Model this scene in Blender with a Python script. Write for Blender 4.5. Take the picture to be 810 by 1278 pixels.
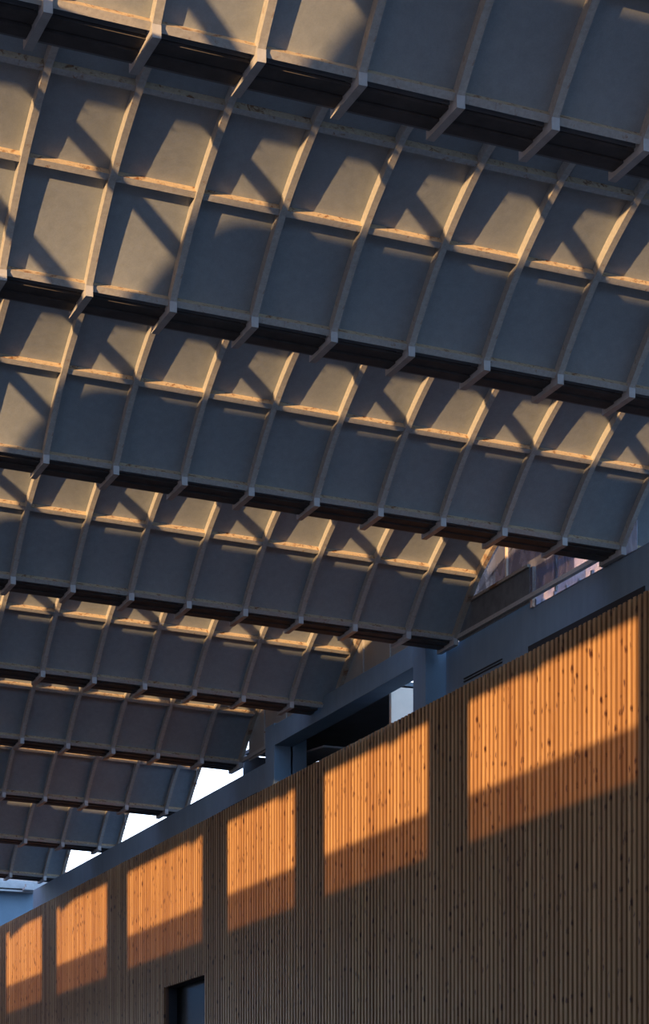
import bpy, bmesh, math, random
from mathutils import Vector, Matrix
random.seed(7)
sc = bpy.context.scene
COL = sc.collection
for o in list(bpy.data.objects):
    bpy.data.objects.remove(o)

# ------------------------------------------------------------------ camera
F_PX = 2925.0
cd = bpy.data.cameras.new('camera')
cd.sensor_fit = 'HORIZONTAL'; cd.sensor_width = 36.0
cd.lens = F_PX / 810 * 36
cd.shift_x = 0.0
cd.shift_y = (1550 - 639) / 810
cd.clip_start = 0.1; cd.clip_end = 1000
cam = bpy.data.objects.new('camera', cd); COL.objects.link(cam)
cam.location = (0, 0, 0)
cam.rotation_euler = (math.radians(90), 0, -math.radians(21.708))
sc.camera = cam

# ------------------------------------------------------------------ light
SX, SZ = 1.25, 0.150                       # low evening sun: travels (SX, 1, -SZ)
w = bpy.data.worlds.new('sky'); sc.world = w; w.use_nodes = True
nt = w.node_tree; nt.nodes.clear()
out = nt.nodes.new('ShaderNodeOutputWorld'); bg = nt.nodes.new('ShaderNodeBackground')
tc = nt.nodes.new('ShaderNodeTexCoord'); sep = nt.nodes.new('ShaderNodeSeparateXYZ')
rp = nt.nodes.new('ShaderNodeValToRGB')
nt.links.new(tc.outputs['Generated'], sep.inputs[0]); nt.links.new(sep.outputs['Z'], rp.inputs[0])
# clear blue sky behind the viewer, pale cloud bank beyond the hall (+Y)
yr = nt.nodes.new('ShaderNodeValToRGB'); yr.color_ramp.elements[0].position = .15; yr.color_ramp.elements[1].position = .75
mr = nt.nodes.new('ShaderNodeMapRange'); mr.inputs['From Min'].default_value = -1; mr.inputs['From Max'].default_value = 1
nt.links.new(sep.outputs['Y'], mr.inputs['Value']); nt.links.new(mr.outputs[0], yr.inputs[0])
wm = nt.nodes.new('ShaderNodeMix'); wm.data_type = 'RGBA'
wm.inputs[6].default_value = (0.26, 0.46, 0.77, 1)
nt.links.new(yr.outputs[0], wm.inputs[0]); nt.links.new(rp.outputs[0], wm.inputs[7])
cr = rp.color_ramp
cr.elements[0].position = 0.0; cr.elements[0].color = (0.80, 0.88, 1.0, 1)
cr.elements[1].position = 0.75; cr.elements[1].color = (0.16, 0.33, 0.80, 1)
e = cr.elements.new(0.28); e.color = (0.62, 0.76, 1.0, 1)
bg.inputs['Strength'].default_value = 4.0
mx2 = nt.nodes.new('ShaderNodeMapRange'); mx2.inputs['From Min'].default_value = -.45; mx2.inputs['From Max'].default_value = -.95
mx2.interpolation_type = 'SMOOTHSTEP'; nt.links.new(sep.outputs['X'], mx2.inputs['Value'])
wm2 = nt.nodes.new('ShaderNodeMix'); wm2.data_type = 'RGBA'; wm2.inputs[7].default_value = (0.34, 0.21, 0.18, 1)   # sunset glow
nt.links.new(mx2.outputs[0], wm2.inputs[0]); nt.links.new(wm.outputs[2], wm2.inputs[6]); nt.links.new(wm2.outputs[2], bg.inputs[0]); nt.links.new(bg.outputs[0], out.inputs[0])
sd = bpy.data.lights.new('sun', 'SUN'); sd.energy = 10.5; sd.angle = math.radians(0.55)
sd.color = (1.0, 0.61, 0.28)
sun = bpy.data.objects.new('sun', sd); COL.objects.link(sun)
sun.rotation_euler = Vector((SX, 1, -SZ)).to_track_quat('-Z', 'Y').to_euler()
sun.location = (-30, -30, 20)
sc.view_settings.view_transform = 'Standard'; sc.view_settings.look = 'None'
sc.view_settings.gamma = 1.0; sc.view_settings.exposure = 0.0
sc.view_settings.use_curve_mapping = False

# ------------------------------------------------------------------ materials
def node_mat(name):
    m = bpy.data.materials.new(name); m.use_nodes = True
    n = m.node_tree; b = n.nodes['Principled BSDF']
    return m, n, b
def noise(n, scale, detail=4, rough=.55, vec=None, dist=0):
    t = n.nodes.new('ShaderNodeTexNoise'); t.inputs['Scale'].default_value = scale
    t.inputs['Detail'].default_value = detail; t.inputs['Roughness'].default_value = rough
    t.inputs['Distortion'].default_value = dist
    if vec is not None: n.links.new(vec, t.inputs['Vector'])
    return t
def ramp(n, src, stops):
    r = n.nodes.new('ShaderNodeValToRGB'); n.links.new(src, r.inputs[0])
    el = r.color_ramp.elements
    while len(el) < len(stops): el.new(.5)
    for e_, (p, c) in zip(el, stops):
        e_.position = p; e_.color = c if len(c) == 4 else (*c, 1)
    return r
def mixc(n, fac, a, b_, mode='MIX'):
    m = n.nodes.new('ShaderNodeMix'); m.data_type = 'RGBA'; m.blend_type = mode
    for sock, v in ((m.inputs[0], fac), (m.inputs[6], a), (m.inputs[7], b_)):
        if hasattr(v, 'is_output'): n.links.new(v, sock)
        elif isinstance(v, (int, float)): sock.default_value = v
        else: sock.default_value = (*v, 1)
    return m.outputs[2]
def objvec(n, scale=(1, 1, 1)):
    t = n.nodes.new('ShaderNodeTexCoord'); mp = n.nodes.new('ShaderNodeMapping')
    mp.inputs['Scale'].default_value = scale
    n.links.new(t.outputs['Object'], mp.inputs[0]); return mp.outputs[0]
def bump(n, b, src, strength, dist=.01):
    bp = n.nodes.new('ShaderNodeBump'); bp.inputs['Strength'].default_value = strength
    bp.inputs['Distance'].default_value = dist
    n.links.new(src, bp.inputs['Height']); n.links.new(bp.outputs[0], b.inputs['Normal'])
def plain(name, c, rough=.6, metal=0, var=.15, scale=3):
    m, n, b = node_mat(name)
    v = objvec(n); t = noise(n, scale, 5, .6, v)
    r = ramp(n, t.outputs[0], [(.3, tuple(x * (1 - var) for x in c)), (.7, tuple(min(1, x * (1 + var)) for x in c))])
    n.links.new(r.outputs[0], b.inputs['Base Color'])
    b.inputs['Roughness'].default_value = rough; b.inputs['Metallic'].default_value = metal
    return m

def rusty(name, c, amount, rough=.55, sc=2.6):
    m, n, b = node_mat(name)
    v = objvec(n); t = noise(n, sc, 6, .65, v, .6); t2 = noise(n, 22, 5, .7, v)
    base = ramp(n, t2.outputs[0], [(.3, tuple(x * .82 for x in c)), (.7, tuple(x * 1.15 for x in c))])
    rust = ramp(n, t2.outputs[0], [(.35, (.12, .045, .016)), (.7, (.29, .13, .045))])
    msk = ramp(n, t.outputs[0], [(.62 - amount * .5, (0, 0, 0)), (.72 - amount * .5, (1, 1, 1))])
    f = mixc(n, msk.outputs[0], base.outputs[0], rust.outputs[0])
    n.links.new(f, b.inputs['Base Color']); b.inputs['Roughness'].default_value = rough
    bump(n, b, t2.outputs[0], .25, .004)
    return m

M = {}
# weathered grey sheet skin: blotches, streaks, fine texture
m, n, b = node_mat('vault_sheet')
v = objvec(n); t = noise(n, 1.1, 6, .6, v, .5); t2 = noise(n, 9, 6, .65, objvec(n, (1, 1, 1)), .2); t3 = noise(n, 60, 3, .6, v)
base = ramp(n, t.outputs[0], [(.3, (.225, .25, .265)), (.7, (.29, .315, .325))])
f = mixc(n, .35, base.outputs[0], ramp(n, t2.outputs[0], [(.3, (.18, .20, .205)), (.7, (.33, .35, .36))]).outputs[0])
f = mixc(n, .15, f, ramp(n, t3.outputs[0], [(.3, (.15, .15, .15)), (.7, (.33, .33, .33))]).outputs[0])
n.links.new(f, b.inputs['Base Color']); b.inputs['Roughness'].default_value = .62
bump(n, b, t.outputs[0], .25, .05); M['sheet'] = m
M['rib'] = rusty('rib_paint', (.37, .35, .315), 0.0, sc=6)
M['purlin'] = rusty('purlin_paint', (.37, .35, .32), 0.03, sc=8)
M['rust'] = rusty('rusty_sunlit_edge', (.48, .37, .24), .16, sc=11)  # rust over a golden base that paints in sunlight on the upslope face
M['endrib'] = rusty('rusty_end_rib', (.34, .29, .23), .12)
M['bracket'] = plain('bracket_paint', (.38, .37, .36), .5, var=.12, scale=8)
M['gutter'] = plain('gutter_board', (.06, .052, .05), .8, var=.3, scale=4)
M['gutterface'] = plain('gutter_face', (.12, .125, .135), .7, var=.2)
M['truss'] = plain('truss_steel', (.2, .2, .2), .5)
m, n, b = node_mat('blue_grey_render')
v = objvec(n); t = noise(n, 2, 6, .6, v, .4); t2 = noise(n, 70, 3, .6, v); t3 = noise(n, 1.0, 4, .6, objvec(n, (1, 3, .25)))
c1 = ramp(n, t.outputs[0], [(.3, (.105, .175, .235)), (.7, (.145, .225, .30))]).outputs[0]
c2 = ramp(n, t3.outputs[0], [(.35, (.09, .15, .20)), (.7, (.155, .24, .31))]).outputs[0]
f = mixc(n, .4, c1, c2); f = mixc(n, .12, f, ramp(n, t2.outputs[0], [(.3, (.1, .1, .1)), (.7, (.42, .42, .42))]).outputs[0])
n.links.new(f, b.inputs['Base Color']); b.inputs['Roughness'].default_value = .75
bump(n, b, t2.outputs[0], .3, .01); M['render'] = m
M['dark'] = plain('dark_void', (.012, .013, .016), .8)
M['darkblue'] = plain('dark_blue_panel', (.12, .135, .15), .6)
M['door'] = plain('blue_grey_door', (.30, .33, .36), .5)
M['white'] = plain('pale_board', (.80, .60, .45), .6, var=.06)
M['floor'] = plain('floor_paving', (.014, .014, .015), .8)
M['piers'] = plain('pier_concrete', (.26, .21, .18), .85)
M['greysheet'] = plain('grey_end_sheet', (.12, .125, .12), .7, var=.25, scale=5)
M['plaster'] = plain('pale_plaster', (.46, .40, .44), .8, var=.18, scale=1.2)
M['slate'] = plain('slate_window', (.07, .075, .12), .3, var=.3)

PITCH = 0.1545
# slatted timber: each board its own tone, grain, knots
m, n, b = node_mat('slat_timber')
tcn = n.nodes.new('ShaderNodeTexCoord'); sp = n.nodes.new('ShaderNodeSeparateXYZ'); n.links.new(tcn.outputs['Object'], sp.inputs[0])
dv = n.nodes.new('ShaderNodeMath'); dv.operation = 'DIVIDE'; dv.inputs[1].default_value = PITCH; n.links.new(sp.outputs['Y'], dv.inputs[0])
fl = n.nodes.new('ShaderNodeMath'); fl.operation = 'FLOOR'; n.links.new(dv.outputs[0], fl.inputs[0])
wn = n.nodes.new('ShaderNodeTexWhiteNoise'); wn.noise_dimensions = '1D'; n.links.new(fl.outputs[0], wn.inputs['W'])
off = n.nodes.new('ShaderNodeMath'); off.operation = 'MULTIPLY'; off.inputs[1].default_value = 37.0; n.links.new(wn.outputs['Value'], off.inputs[0])
cz = n.nodes.new('ShaderNodeMath'); cz.operation = 'ADD'; n.links.new(sp.outputs['Z'], cz.inputs[0]); n.links.new(off.outputs[0], cz.inputs[1])
cv = n.nodes.new('ShaderNodeCombineXYZ'); n.links.new(sp.outputs['X'], cv.inputs[0]); n.links.new(sp.outputs['Y'], cv.inputs[1]); n.links.new(cz.outputs[0], cv.inputs[2])
mp = n.nodes.new('ShaderNodeMapping'); mp.inputs['Scale'].default_value = (6, 6, .5); n.links.new(cv.outputs[0], mp.inputs[0])
g = noise(n, 3, 6, .6, mp.outputs[0], .3)
tone = ramp(n, wn.outputs['Value'], [(0, (.25, .120, .045)), (.5, (.365, .205, .083)), (1, (.47, .285, .125))]).outputs[0]
f = mixc(n, .38, tone, ramp(n, g.outputs[0], [(.3, (.25, .11, .038)), (.7, (.46, .265, .11))]).outputs[0])
# knots
mk = n.nodes.new('ShaderNodeMapping'); mk.inputs['Scale'].default_value = (1 , 3.6, 1.5)
nz = noise(n, 9, 3, .6, cv.outputs[0]); nm = n.nodes.new('ShaderNodeVectorMath'); nm.operation = 'SCALE'; nm.inputs['Scale'].default_value = .09
n.links.new(nz.outputs['Color'], nm.inputs[0]); na = n.nodes.new('ShaderNodeVectorMath'); n.links.new(cv.outputs[0], na.inputs[0]); n.links.new(nm.outputs[0], na.inputs[1]); n.links.new(na.outputs[0], mk.inputs[0])
vo = n.nodes.new('ShaderNodeTexVoronoi'); vo.inputs['Scale'].default_value = 2.4; n.links.new(mk.outputs[0], vo.inputs['Vector'])
kn = ramp(n, vo.outputs['Distance'], [(.10, (1, 1, 1)), (.27, (0, 0, 0))])
ks = n.nodes.new('ShaderNodeSeparateColor'); n.links.new(vo.outputs['Color'], ks.inputs[0])
gt = n.nodes.new('ShaderNodeMath'); gt.operation = 'GREATER_THAN'; gt.inputs[1].default_value = .30; n.links.new(ks.outputs[0], gt.inputs[0])
km = n.nodes.new('ShaderNodeMath'); km.operation = 'MULTIPLY'; n.links.new(kn.outputs[0], km.inputs[0]); n.links.new(gt.outputs[0], km.inputs[1])
f = mixc(n, km.outputs[0], f, (.085, .030, .012))
wv = noise(n, .35, 4, .6, tcn.outputs['Object'], .3)     # broad weathering
f = mixc(n, .5, f, ramp(n, wv.outputs[0], [(.3, (.74, .74, .74)), (.7, (1.0, 1.0, 1.0))]).outputs[0], 'MULTIPLY')
n.links.new(f, b.inputs['Base Color']); b.inputs['Roughness'].default_value = .55
M['slat'] = m
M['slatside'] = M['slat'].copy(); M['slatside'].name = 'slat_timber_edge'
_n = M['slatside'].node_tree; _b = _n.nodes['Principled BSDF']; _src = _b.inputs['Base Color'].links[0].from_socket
_n.links.new(mixc(_n, 1.0, _src, (.60, .53, .48), 'MULTIPLY'), _b.inputs['Base Color'])      # board edges darker than the fronts
M['slatback'] = plain('timber_backing', (.07, .028, .012), .8, var=.3)

def glassmat(name, tint, gl=.08, rough=.03):
    m = bpy.data.materials.new(name); m.use_nodes = True; n = m.node_tree; n.nodes.clear()
    o = n.nodes.new('ShaderNodeOutputMaterial'); mx = n.nodes.new('ShaderNodeMixShader')
    tr = n.nodes.new('ShaderNodeBsdfTransparent'); tr.inputs[0].default_value = (*tint, 1)
    g = n.nodes.new('ShaderNodeBsdfGlossy'); g.inputs['Roughness'].default_value = rough
    mx.inputs[0].default_value = gl
    n.links.new(tr.outputs[0], mx.inputs[1]); n.links.new(g.outputs[0], mx.inputs[2]); n.links.new(mx.outputs[0], o.inputs[0])
    return m
M['glass'] = glassmat('clear_glass', (.96, .97, .98), .05)
M['tinted'] = glassmat('tinted_glass', (.44, .40, .35), .04)
M['endglass'] = glassmat('end_glass', (.72, .74, .80), .07)
# sheet: streaked, part translucent
def streaky(name, c, tmin, tmax):
    m = bpy.data.materials.new(name); m.use_nodes = True; n = m.node_tree; b = n.nodes['Principled BSDF']
    o = n.nodes['Material Output']
    mx = n.nodes.new('ShaderNodeMixShader'); tr = n.nodes.new('ShaderNodeBsdfTransparent')
    b.inputs['Base Color'].default_value = (*c, 1); b.inputs['Roughness'].default_value = .5
    t = noise(n, 2.2, 6, .65, objvec(n, (1, 1.3, .6)), .8)
    r = ramp(n, t.outputs[0], [(.35, (tmin,) * 3), (.65, (tmax,) * 3)])
    n.links.new(r.outputs[0], mx.inputs[0]); n.links.new(tr.outputs[0], mx.inputs[1]); n.links.new(b.outputs[0], mx.inputs[2])
    n.links.new(mx.outputs[0], o.inputs[0]); return m
M['plastic'] = streaky('cloudy_plastic', (.70, .74, .90), .25, .60)
M['streaky'] = streaky('painted_reflection', (.26, .235, .20), .93, 1.0)  # tan of the lit vaults mirrored in the end glass, painted in
M['streak'] = streaky('streaked_glass', (.10, .11, .17), .45, .75)

# ------------------------------------------------------------------ helpers
def mesh_obj(name, verts, faces, mat, parent=None, mats=None, fm=None, loc=None, smooth=False):
    me = bpy.data.meshes.new(name); me.from_pydata(verts, [], faces)
    for x in (mats or [mat]): me.materials.append(x)
    if fm:
        for p, i in zip(me.polygons, fm): p.material_index = i
    if smooth:
        for p in me.polygons: p.use_smooth = True
    me.update()
    o = bpy.data.objects.new(name, me); COL.objects.link(o)
    if parent: o.parent = parent
    if loc: o.location = loc
    return o
BF = [(0, 3, 2, 1), (4, 5, 6, 7), (0, 1, 5, 4), (1, 2, 6, 5), (2, 3, 7, 6), (3, 0, 4, 7)]
class MB:
    def __init__(s): s.v = []; s.f = []; s.m = []
    def box(s, x0, x1, y0, y1, z0, z1, m=0):
        k = len(s.v)
        s.v += [(x0, y0, z0), (x1, y0, z0), (x1, y1, z0), (x0, y1, z0), (x0, y0, z1), (x1, y0, z1), (x1, y1, z1), (x0, y1, z1)]
        s.f += [tuple(k + i for i in q) for q in BF]; s.m += [m] * 6
    def bar(s, p, q, wv, tv, m=0):
        # box from p to q with half-vectors wv, tv
        p, q, wv, tv = map(Vector, (p, q, wv, tv)); k = len(s.v)
        for c in (p, q):
            for a_, b_ in ((-1, -1), (1, -1), (1, 1), (-1, 1)):
                s.v.append(tuple(c + wv * a_ + tv * b_))
        s.f += [tuple(k + i for i in qd) for qd in BF]; s.m += [m] * 6
    def sweep(s, secs, m=None):
        # list of closed sections with equal number of points
        k = len(s.v); nn = len(secs[0])
        for c in secs: s.v += [tuple(x) for x in c]
        for i in range(len(secs) - 1):
            for j in range(nn):
                a_ = k + i * nn + j; b_ = k + i * nn + (j + 1) % nn
                s.f.append((a_, b_, b_ + nn, a_ + nn)); s.m.append(m[j] if m else 0)
        s.f.append(tuple(k + j for j in reversed(range(nn)))); s.m.append(0)
        s.f.append(tuple(k + (len(secs) - 1) * nn + j for j in range(nn))); s.m.append(0)
    def build(s, name, mats, parent=None, loc=None, smooth=False):
        if not isinstance(mats, (list, tuple)): mats = [mats]
        return mesh_obj(name, s.v, s.f, None, parent, mats, s.m, loc, smooth)
def bevel(o, w_=.006, seg=2):
    md = o.modifiers.new('bevel', 'BEVEL'); md.width = w_; md.segments = seg; md.limit_method = 'ANGLE'; return o
def empty(name, loc=(0, 0, 0)):
    o = bpy.data.objects.new(name, None); COL.objects.link(o); o.location = loc; o.empty_display_size = .2; return o
def tag(o, label=None, cat=None, group=None, kind=None):
    if label: o['label'] = label
    if cat: o['category'] = cat
    if group: o['group'] = group
    if kind: o['kind'] = kind
    return o

# ------------------------------------------------------------------ layout (metres, eye of the camera = origin)
X0, SLOPE = 5.363, -0.0309                 # first rib line, fall of the roof towards the right wall
YR = [14.45, 20.09, 25.76, 31.39, 37.20, 42.87, 48.34, 53.95, 59.70, 65.26]
ZR = [10.87, 10.874, 10.867, 10.86, 10.852, 10.855, 10.80, 10.755, 10.77, 10.778]
XL, XE = 0.0, 17.30                       # left and right ends of the roof
FLOOR = -1.6
XG = 4.6                                   # gutter cut back to here, out of view, so the low sun passes
def rz(k, x): return ZR[k] + SLOPE * (x - X0)

# ------------------------------------------------------------------ structure
def struct(o): o['kind'] = 'structure'; return o
mb = MB(); mb.box(-300, 400, -400, 500, FLOOR - .2, FLOOR); struct(mb.build('floor', M['floor']))

# facade on the left, with a band of openings under the eaves (outside the frame, it lets the evening sun in)
XF = 3.38; TT = (16.9 - XF) / SX; XS = 16.9
patches = [(30.02, 35.86), (37.48, 42.45), (43.99, 48.15), (49.79, 55.62), (57.33, 62.25), (63.76, 67.92)]
zt, zb, zd = 9.12 + SZ * TT, 7.56 + SZ * TT, 6.76 + SZ * TT
mb = MB(); yend = 72 - 4
mb.box(XF - .12, XF, 16.6, yend, FLOOR, zd)
mb.box(XF - .12, XF, 16.6, yend, zt, zt + .42)
prev = 16.6
for a_, b_ in patches:
    mb.box(XF - .12, XF, prev, a_ - TT, zd, zt); prev = b_ - TT
mb.box(XF - .12, XF, prev, yend, zd, zt)
struct(mb.build('wall_left', M['piers']))
for i, (a_, b_) in enumerate(patches):
    mb = MB(); mb.box(XF - .07, XF - .05, a_ - TT, b_ - TT, zd, zb); struct(mb.build('window_%d' % (i + 2), M['tinted']))

# slatted timber wall on the right
S0, S1, STOP = 29.0, 70.4, 9.44
wy0, wy1, wzt = 49.75, 52.6, 5.99          # dark window in it
mb = MB(); ns = int((S1 - S0) / PITCH)
k0 = math.floor(S0 / PITCH)
for i in range(ns):
    y = (k0 + i) * PITCH + .022
    jx = random.uniform(-.003, .003); z1 = STOP + random.uniform(-.004, .004)
    y2 = y + .082
    zlo = FLOOR
    if y2 > wy0 and y < wy1: zlo = wzt
    kk = len(mb.m); mb.box(XS + jx, XS + .062, y, y2, zlo, z1)
    mb.m[kk + 2] = 1; mb.m[kk + 4] = 1
slats = struct(mb.build('wall_right', [M['slat'], M['slatside']]))
mb = MB()
mb.box(XS + .055, XS + .10, S0, wy0, FLOOR, STOP - .02); mb.box(XS + .055, XS + .10, wy1, S1, FLOOR, STOP - .02)
mb.box(XS + .055, XS + .10, wy0, wy1, wzt, STOP - .02)
o = mb.build('wall_right_backing', M['slatback'], slats); o['kind'] = 'structure'
# the window
mb = MB()
mb.box(XS + .9, XS + .95, wy0 - .2, wy1 + .2, FLOOR, wzt + .2)
mb.box(XS + .10, XS + .9, wy1, wy1 + .1, FLOOR, wzt + .1); mb.box(XS + .10, XS + .9, wy0 - .1, wy0, FLOOR, wzt + .1)
mb.box(XS + .10, XS + .9, wy0, wy1, wzt, wzt + .1)
win = struct(mb.build('window_1', M['dark']))
mb = MB(); mb.box(XS + .30, XS + .31, wy0, wy1, FLOOR, wzt)
o = mb.build('window_glass', glassmat('dark_pane', (.25, .28, .34), .25, .15), win); o['kind'] = 'structure'

# set-back concrete wall strip above the timber
XB = 17.40
mb = MB(); mb.box(XB, XB + .35, 22, 34.35, 9.2, 10.42); mb.box(XB, XB + .35, 34.35, 37.86, 9.2, 10.53)
struct(mb.build('trim_1', M['render']))
mb = MB(); mb.box(XB, XB + .35, 45.6, 66.7, 9.2, 10.26)
mb.box(XB, XB + .35, 45.6, 46.9, 10.26, 10.5)
struct(mb.build('trim_2', M['render']))
# near-black strips painting the shade of gaps; the thin pair are vent slots
for i, (a_, b_, z0, z1) in enumerate([(30.75, 34.6, 9.50, 9.80), (35.6, 37.1, 9.765, 9.785), (35.6, 37.1, 9.815, 9.835), (47.6, 49.9, 9.3, 9.72), (57.2, 60.2, 9.3, 9.70), (62.9, 65.9, 9.3, 9.70)]):
    mb = MB(); mb.box(XB - .02, XB + .01, a_, b_, z0, z1); struct(mb.build('trim_%d' % (i + 3), M['dark']))

# portal frame between the two columns
XC = 17.03
colA = bevel(MB.build((lambda q: (q.box(XC, XC + .42, 37.94, 38.49, 8.6, 10.70), q)[1])(MB()), 'concrete_column', M['render']), .012)
tag(colA, 'blue-grey square column directly under the roof edge, beside the pale white board', 'column')
colB = bevel(MB.build((lambda q: (q.box(XC, XC + .42, 45.60, 46.14, 8.6, 10.78), q)[1])(MB()), 'concrete_column', M['render']), .012)
tag(colB, 'blue-grey square column at the lower left end of the raised concrete beam', 'column')
mb = MB(); mb.box(XC, XC + .42, 38.49, 45.60, 10.31, 10.74)
tag(bevel(mb.build('concrete_beam', M['render']), .012), 'blue-grey beam spanning between two columns above a dark recess', 'beam')
# recess behind the portal frame
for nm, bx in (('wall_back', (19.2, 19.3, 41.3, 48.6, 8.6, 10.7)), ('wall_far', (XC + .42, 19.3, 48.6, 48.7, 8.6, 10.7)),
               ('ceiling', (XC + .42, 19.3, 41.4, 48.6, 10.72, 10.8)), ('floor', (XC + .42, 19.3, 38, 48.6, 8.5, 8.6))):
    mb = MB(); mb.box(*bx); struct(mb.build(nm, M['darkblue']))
for i in range(5):
    mb = MB(); y = 41.35 + i * 1.42
    mb.box(19.10, 19.18, y, y + 1.32, 8.6, 10.12)
    bevel(struct(mb.build('door_%d' % (i + 1), M['door'])), .02)
mb = MB(); mb.box(17.69, 18.9, 41.0, 41.1, 8.601, 10.58)
tag(bevel(mb.build('white_board', M['white'])), 'pale white upright board in the dark recess beside the column', 'board')
mb = MB(); mb.bar((18.2, 44.9, 10.22), (18.2, 48.55, 10.50), (.35, 0, 0), (0, 0, .02))
tag(mb.build('soffit_flap', M['bracket']), 'thin grey slanted flap hanging in the dark recess under the beam', 'panel')

# far end wall with a ledge
mb = MB(); mb.box(5, 24, 70.6, 70.8, 6, 10.75); struct(mb.build('wall_end', M['render']))
mb = MB(); mb.box(6, 18.4, 70.35, 70.6, 10.86, 11.02); mb.box(6, 18.4, 70.3, 70.6, 10.75, 10.80); mb.box(5, 24, 70.6, 70.8, 10.75, 11.5)
tag(mb.build('ledge_beam', M['bracket']), 'pale grey ledge along the top of the far blue-grey end wall', 'beam')
mb = MB(); mb.box(18.0, 18.35, 70.0, 70.3, 10.78, 10.86); mb.box(18.06, 18.29, 70.05, 70.25, 10.86, 10.98)
tag(bevel(mb.build('ledge_lamp', M['bracket'])), 'small pale flood lamp fixed under the far ledge', 'lamp')
mb = MB(); mb.box(16.3, 17.0, 69.6, 69.9, 9.42, 9.55)
tag(bevel(mb.build('cable_box', M['dark'])), 'small black box on top of the timber wall at its far end', 'box')

# ------------------------------------------------------------------ vault profile (rib underside, relative to the lower edge)
KN = [(0.0, 0.0), (-.95, .845), (-1.92, 1.375), (-2.47, 1.52), (-3.02, 1.56), (-4.30, 1.62)]
def cr_pt(i, t):
    p1, p2 = KN[i], KN[i + 1]
    p0 = KN[i - 1] if i > 0 else (.75, -1.03)
    p3 = KN[i + 2] if i + 2 < len(KN) else (2 * p2[0] - p1[0], 2 * p2[1] - p1[1] - .08)
    r_ = []
    for a_, b_, c_, d_ in zip(p0, p1, p2, p3):
        r_.append(.5 * (2 * b_ + (c_ - a_) * t + (2 * a_ - 5 * b_ + 4 * c_ - d_) * t * t + (3 * b_ - a_ - 3 * c_ + d_) * t ** 3))
    return r_
SEG = 6
PR = []
for i in range(5):
    for s_ in range(SEG): PR.append(cr_pt(i, s_ / SEG))
PR.append(list(KN[-1]))
def frame(i):
    a_ = PR[max(i - 1, 0)]; b_ = PR[min(i + 1, len(PR) - 1)]
    ty, tz = b_[0] - a_[0], b_[1] - a_[1]; l_ = math.hypot(ty, tz); ty /= l_; tz /= l_
    return (ty, tz), (tz * 1.0, -ty * 1.0)           # tangent (up the slope), outward normal
RD, RW = .125, .078                                   # rib depth, rib width
def rib_mesh():
    mb = MB(); secs = []
    for i, (y, z) in enumerate(PR):
        t_, n_ = frame(i)
        a_ = (y, z); b_ = (y + n_[0] * RD, z + n_[1] * RD)
        h_ = RW / 2
        secs.append([(-h_, *a_), (h_, *a_), (h_, *b_), (-h_, *b_)])
    mb.sweep(secs); return mb
RIBM = None
def make_rib(parent, x, k, mat='rib', name='rib'):
    global RIBM
    if RIBM is None:
        o = rib_mesh().build('rib', M['rib'], parent); RIBM = o.data
    else:
        o = bpy.data.objects.new(name, RIBM); COL.objects.link(o); o.parent = parent
    if mat != 'rib':
        o.data = RIBM.copy(); o.data.materials[0] = M[mat]
    o.location = (x, 0, SLOPE * (x - X0))
    return o
BRM = None
def make_bracket(rib, y1=.66):
    global BRM
    if BRM is None:
        mb = MB()
        h_ = RW / 2 + .004
        mb.box(-h_, h_, -.05, y1, -.068, .11)
        o = mb.build('bracket', M['bracket'], rib); BRM = o.data
    else:
        o = bpy.data.objects.new('bracket', BRM); COL.objects.link(o); o.parent = rib
    return o
def purlin(parent, x0, x1, idx, mat='purlin'):
    """bar along x between panel and rib underside at knot idx"""
    y, z = PR[idx]; t_, n_ = frame(idx)
    lo, hi, wd = (.03 if idx <= 2 * SEG else .095), RD + .005, .075
    mb = MB(); secs = []
    for x in (x0, x1):
        dz = SLOPE * (x - X0)
        q = []
        for a_, b_ in ((0, lo), (wd, lo), (wd, hi), (0, hi)):
            # a_: up-slope, b_: outward
            q.append((x, y + t_[0] * a_ + n_[0] * b_, z + t_[1] * a_ + n_[1] * b_ + dz))
        secs.append(q)
    mb.sweep(secs, [0, 1, 0, 0])
    return mb.build('purlin', [M[mat], M['rust']], parent)
ORD = ['overhead', 'topmost', 'second', 'third', 'fourth', 'fifth', 'sixth', 'seventh', 'eighth', 'ninth']
LAB = [None,
 'nearest curved roof vault, cut off by the top of the picture',
 'second curved roof vault from the top, showing two full rows of bays',
 'third curved roof vault from the top, ending above the blue glazing',
 'fourth curved roof vault, its rusty end rib meeting the blue-grey column',
 'fifth curved roof vault, its lower edge ending behind the raised concrete beam',
 'sixth curved roof vault, its end just left of the lower concrete column',
 'seventh curved roof vault, beside the largest white gap of sky',
 'eighth curved roof vault, second from the far end',
 'ninth and farthest curved roof vault, above the blue-grey end wall']
LAB[0] = 'curved roof vault overhead in front of the topmost one in the picture'
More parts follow.
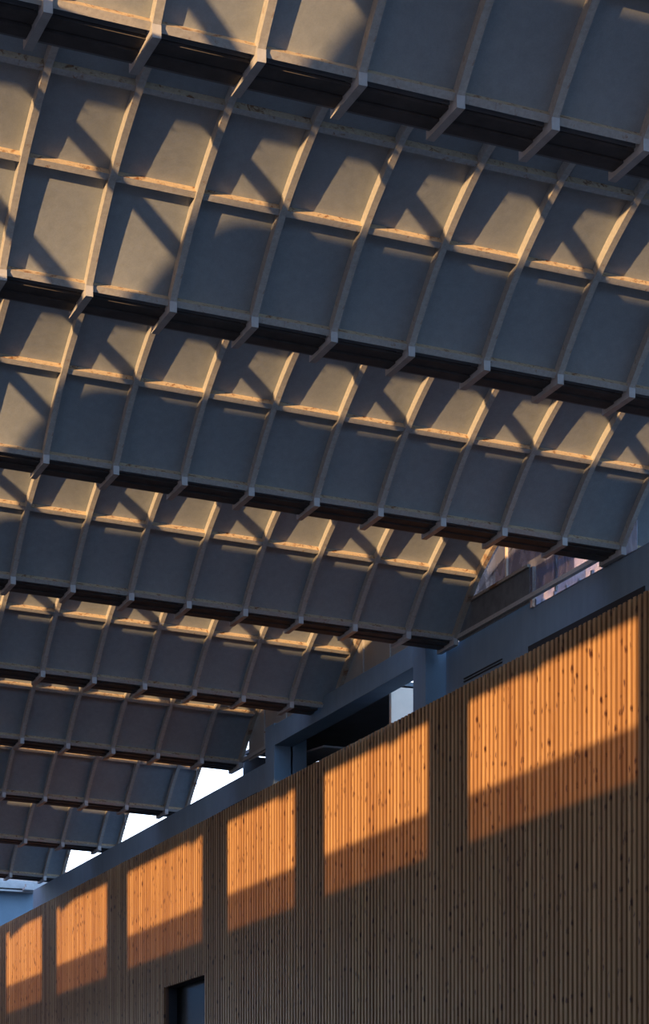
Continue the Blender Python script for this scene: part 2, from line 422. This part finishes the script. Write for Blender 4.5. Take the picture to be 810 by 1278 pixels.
def make_shell(k):
    root = empty('roof_vault', (0, YR[k], ZR[k]))
    tag(root, LAB[k], 'roof vault', 'curved vaults of the sawtooth roof')
    xe = 19.45 if k < 4 else (XE if k < 7 else 17.92)
    xgl = XG if k < 6 else 8.6              # left start of this gutter, moved right on far vaults for the sun
    xg = 16.98 if k == 5 else xe + .02      # gutter end
    # skin, with gentle pillow between ribs
    V = []; Fc = []
    xs = [XL + (xe - XL) * i / 32 for i in range(33)]
    for i, (y, z) in enumerate(PR):
        t_, n_ = frame(i)
        for off_ in (RD, RD + .018):
            for x in xs: V.append((x, y + n_[0] * off_, z + n_[1] * off_ + SLOPE * (x - X0)))
    nx = len(xs); st = 2 * nx
    for i in range(len(PR) - 1):
        for j in range(nx - 1):
            a_ = i * st + j
            Fc.append((a_, a_ + 1, a_ + st + 1, a_ + st)); a_ += nx
            Fc.append((a_, a_ + st, a_ + st + 1, a_ + 1))
    def quad(*ids):
        c_ = len(V); V.extend([V[q_] for q_ in ids]); Fc.append(tuple(range(c_, c_ + 4)))
    for j in range(nx - 1):
        quad(j, j + nx, j + nx + 1, j + 1); a_ = (len(PR) - 1) * st + j
        quad(a_, a_ + 1, a_ + nx + 1, a_ + nx)
    for i in range(len(PR) - 1):
        a_ = i * st; quad(a_, a_ + st, a_ + st + nx, a_ + nx); a_ += nx - 1
        quad(a_, a_ + nx, a_ + st + nx, a_ + st)
    so = mesh_obj('vault_sheet', V, Fc, M['sheet'], root)
    for p_ in so.data.polygons[:2 * (len(PR) - 1) * (nx - 1)]: p_.use_smooth = True
    # ribs and brackets
    ribs = [X0 + j for j in range(-5, 15 if k < 4 else (12 if k < 7 else 13))]
    for x in ribs:
        r_ = make_rib(root, x, k)
        if x > xgl: make_bracket(r_)
    r_ = make_rib(root, xe - RW / 2, k, 'endrib', 'end_rib')
    if k != 5: make_bracket(r_, .5 if k in (4,) else .66)
    for i in (0, SEG, 2 * SEG, 4 * SEG, len(PR) - 2): purlin(root, XL, xe - .02, i)
    # gutter: face board, then two soffit boards with dark joints
    def slab(name, y0, y1, z0, z1, mat, x0=xgl, x1=xg):
        mb = MB(); c = len(mb.v)
        mb.box(x0, x1, y0, y1, z0, z1)
        mb.v = [(x, y, z + SLOPE * (x - X0)) for x, y, z in mb.v]
        return mb.build(name, M[mat], root)
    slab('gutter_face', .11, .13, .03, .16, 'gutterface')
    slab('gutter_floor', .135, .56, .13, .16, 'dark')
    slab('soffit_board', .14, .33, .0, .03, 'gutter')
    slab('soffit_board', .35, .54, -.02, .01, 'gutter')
    slab('gutter_back', .54, .58, -.015, .40, 'gutterface')
    # clerestory in front of the vault, standing on the back of the previous gutter
    if k > 0:
        dy = YR[k - 1] - YR[k] + .64; dzz = ZR[k - 1] - ZR[k]
        def sl(x): return SLOPE * (x - X0)
        mb = MB(); mb.box(XL, xe, dy - .05, dy + .03, .30 + dzz, .42 + dzz)
        mb.v = [(x, y, z + sl(x)) for x, y, z in mb.v]; mb.build('clerestory_sill', M['truss'], root)
        mb = MB(); mb.box(XL, xe, -4.37, -4.29, 1.66, 1.78)
        mb.v = [(x, y, z + sl(x)) for x, y, z in mb.v]; mb.build('clerestory_head', M['truss'], root)
        for j in range(-5, 7):
            xa = X0 + 2 * j - .47
            if xa < XL or xa > xe: continue
            mb = MB(); d_ = Vector((0, dy + 4.33, .35 + dzz - 1.68)).normalized(); p_ = Vector((0, -d_.z, d_.y))
            mb.bar((xa, -4.33, 1.68 + sl(xa)), (xa, dy, .35 + dzz + sl(xa)), (.055, 0, 0), p_ * .08)
            mb.build('clerestory_post', M['truss'], root)
        mb = MB(); d_ = Vector((0, dy + 4.33, .38 + dzz - 1.68)); p_ = Vector((0, -d_.z, d_.y)).normalized()
        mb.bar((XL, 0, 0), (xe, 0, 0), d_ * .5, p_ * .003)
        c_ = Vector((0, (dy - 4.33) / 2, (.38 + dzz + 1.68) / 2)) - p_ * .06
        mb.v = [(x, y + c_.y, z + c_.z + sl(x)) for x, y, z in mb.v]; mb.build('clerestory_glass', M['glass'], root)
    return root
for k in range(len(YR)): make_shell(k)

# ------------------------------------------------------------------ end walls of the vaults (tympana) at the right
def side_poly(name, pts, x, th, mat, parent=None):
    V = [(x, y, z) for y, z in pts] + [(x + th, y, z) for y, z in pts]; n_ = len(pts)
    Fc = [tuple(range(n_)), tuple(reversed(range(n_, 2 * n_)))] + [(i, i + n_, (i + 1) % n_ + n_, (i + 1) % n_) for i in range(n_)]
    return mesh_obj(name, V, Fc, mat, parent)
def arc_pts(k, ymax_rel=-5.0, off=.10, zmin=None):
    r_ = []
    for i, (y, z) in enumerate(PR):
        if y < ymax_rel: break
        t_, n_ = frame(i); zz = rz(k, XE) + z + n_[1] * off
        r_.append((YR[k] + y + n_[0] * off, zz))
    return r_
# fifth and sixth vault: tan sheet painting in the glass's reflections, filling the whole end
for k, lab in ((5, 'translucent sheet with painted tan reflections closing the end of the fifth vault above the raised beam'),
               (6, 'translucent sheet with painted tan reflections closing the end of the sixth vault by the lower column')):
    pts = arc_pts(k); y1, y0 = pts[0][0], pts[-1][0]; zb_ = 10.5
    t_ = tag(empty('end_glazing', (XE, (y0 + y1) / 2, zb_)), lab, 'glazing')
    def P(q): return [(y - (y0 + y1) / 2, z - zb_) for y, z in q]
    low = (y1, rz(k, XE) - .1)
    if k == 5:
        side_poly('reflection_sheet', P(pts + [(y0, 10.55), (y1, 10.55)]), .02, .01, M['streaky'], t_)
    else:
        pp = [p for p in pts if p[0] < y1 - .35]
        side_poly('reflection_sheet', P(pp + [(y0, 10.45), (pp[0][0], 10.45)]), .02, .01, M['streaky'], t_)
    for yy in (y0 + 1.6, y0 + 2.9):
        zt_ = max(z for y, z in pts if abs(y - yy) < .5)
        mb = MB(); mb.box(.0, .03, yy - .02 - (y0 + y1) / 2, yy + .02 - (y0 + y1) / 2, 0, zt_ - zb_ - .02); mb.build('mullion', M['rib'], t_)
    mb = MB(); mb.box(-.02, .05, y0 - (y0 + y1) / 2, y1 - (y0 + y1) / 2, .0, .07); mb.build('sill_rail', M['rib'], t_)

# fourth vault: rail, grey lower sheet, glass over it, cloudy plastic to the right
k = 4; pts = arc_pts(k, off=.10)
g_ = tag(empty('end_glazing', (XE, 34.5, 10.5)), 'glazed end of the fourth vault with grey sheet, rusty rail and cloudy blue plastic', 'glazing')
def P(q): return [(y - 34.5, z - 10.5) for y, z in q]
mb = MB(); mb.box(-.03, .05, 31.9 - 34.5, 37.2 - 34.5, .02, .09); mb.build('lower_rail', M['rib'], g_)
zr2 = 11.06
lowarc = [p for p in pts if p[1] < zr2]
yz2 = [p for p in pts if p[1] >= zr2][0][0]
side_poly('grey_sheet', P([(37.15, 10.48)] + lowarc + [(yz2, zr2), (34.45, zr2), (34.45, 10.48)]), .03, .012, M['greysheet'], g_)
mb = MB(); mb.box(-.01, .05, 34.45 - 34.5, yz2 + .1 - 34.5, zr2 - 10.5, zr2 - 10.5 + .05); mb.build('upper_rail', M['endrib'], g_)
uparc = [p for p in pts if p[1] > zr2 - .05]
side_poly('upper_pane', P(uparc + [(uparc[-1][0], 10.58), (34.45, 10.58), (34.45, zr2), (uparc[0][0], zr2)]), .035, .006, M['streak'], g_)
side_poly('cloudy_sheet', P([(34.43, zr2 - .05), (34.43, 10.40), (31.0, 10.40), (31.0, 10.95), (33.6, 10.95)]), .10, .006, M['plastic'], g_)
mb = MB(); mb.box(.0, .04, 35.25 - 34.5, 35.29 - 34.5, .6, 1.5); mb.build('mullion', M['white'], g_)
mb = MB(); mb.box(.05, .09, 33.55 - 34.5, 33.60 - 34.5, -.05, 1.6); mb.build('mullion', M['bracket'], g_)
mb = MB(); mb.box(.05, .12, 34.38 - 34.5, 34.46 - 34.5, -.1, .56); mb.build('frayed_strip', M['white'], g_)
for i in range(8):
    y = 31.6 + i * .42
    mb = MB(); mb.box(XB - .0, XB + .05, y, y + .045, 10.41, 10.47 + .01 * (i % 3))
    tag(bevel(mb.build('fixing_clip', M['bracket']), .005), 'small grey clip on the concrete edge under the cloudy plastic, ' + ['nearest the right', 'second from the right', 'third from the right', 'fourth from the right', 'fourth from the left', 'third from the left', 'second from the left', 'farthest to the left'][i], 'clip', 'fixing clips along the concrete edge')

# seventh and eighth vault: open ends with one wire each
for k, lab in ((7, 'thin upright wire across the largest white sky gap'), (8, 'thin upright wire across the second white sky gap')):
    mb = MB(); y = YR[k] - 1.9
    mb.box(XB + .1, XB + .112, y, y + .012, 10.2, 12.3); tag(mb.build('stay_wire', M['truss']), lab, 'wire')

# neighbouring building beyond the glazing
nb = tag(empty('neighbour_building', (24, 46, FLOOR)), 'pale mauve neighbouring building seen through the glazing', 'building')
mb = MB(); mb.box(0, 6, -8.0, 3.0, 0, 19.5); mb.build('facade', M['plaster'], nb)
mb = MB()
for i in range(3): mb.box(-.4, 0, -8.0, 3.0, 14.2 + i * 2.4, 14.4 + i * 2.4)
mb.build('ledge', M['bracket'], nb)
for i in range(5):
    for j in range(2):
        mb = MB(); mb.box(-.05, .05, -7.3 + i * 2.1, -6.0 + i * 2.1, 14.7 + j * 2.4, 16.2 + j * 2.4); mb.build('window', M['slate'], nb)
mb = MB(); mb.box(-1.2, .0, 1.0, 3.0, 0, 19.5); mb.build('stair_tower', M['slate'], nb)
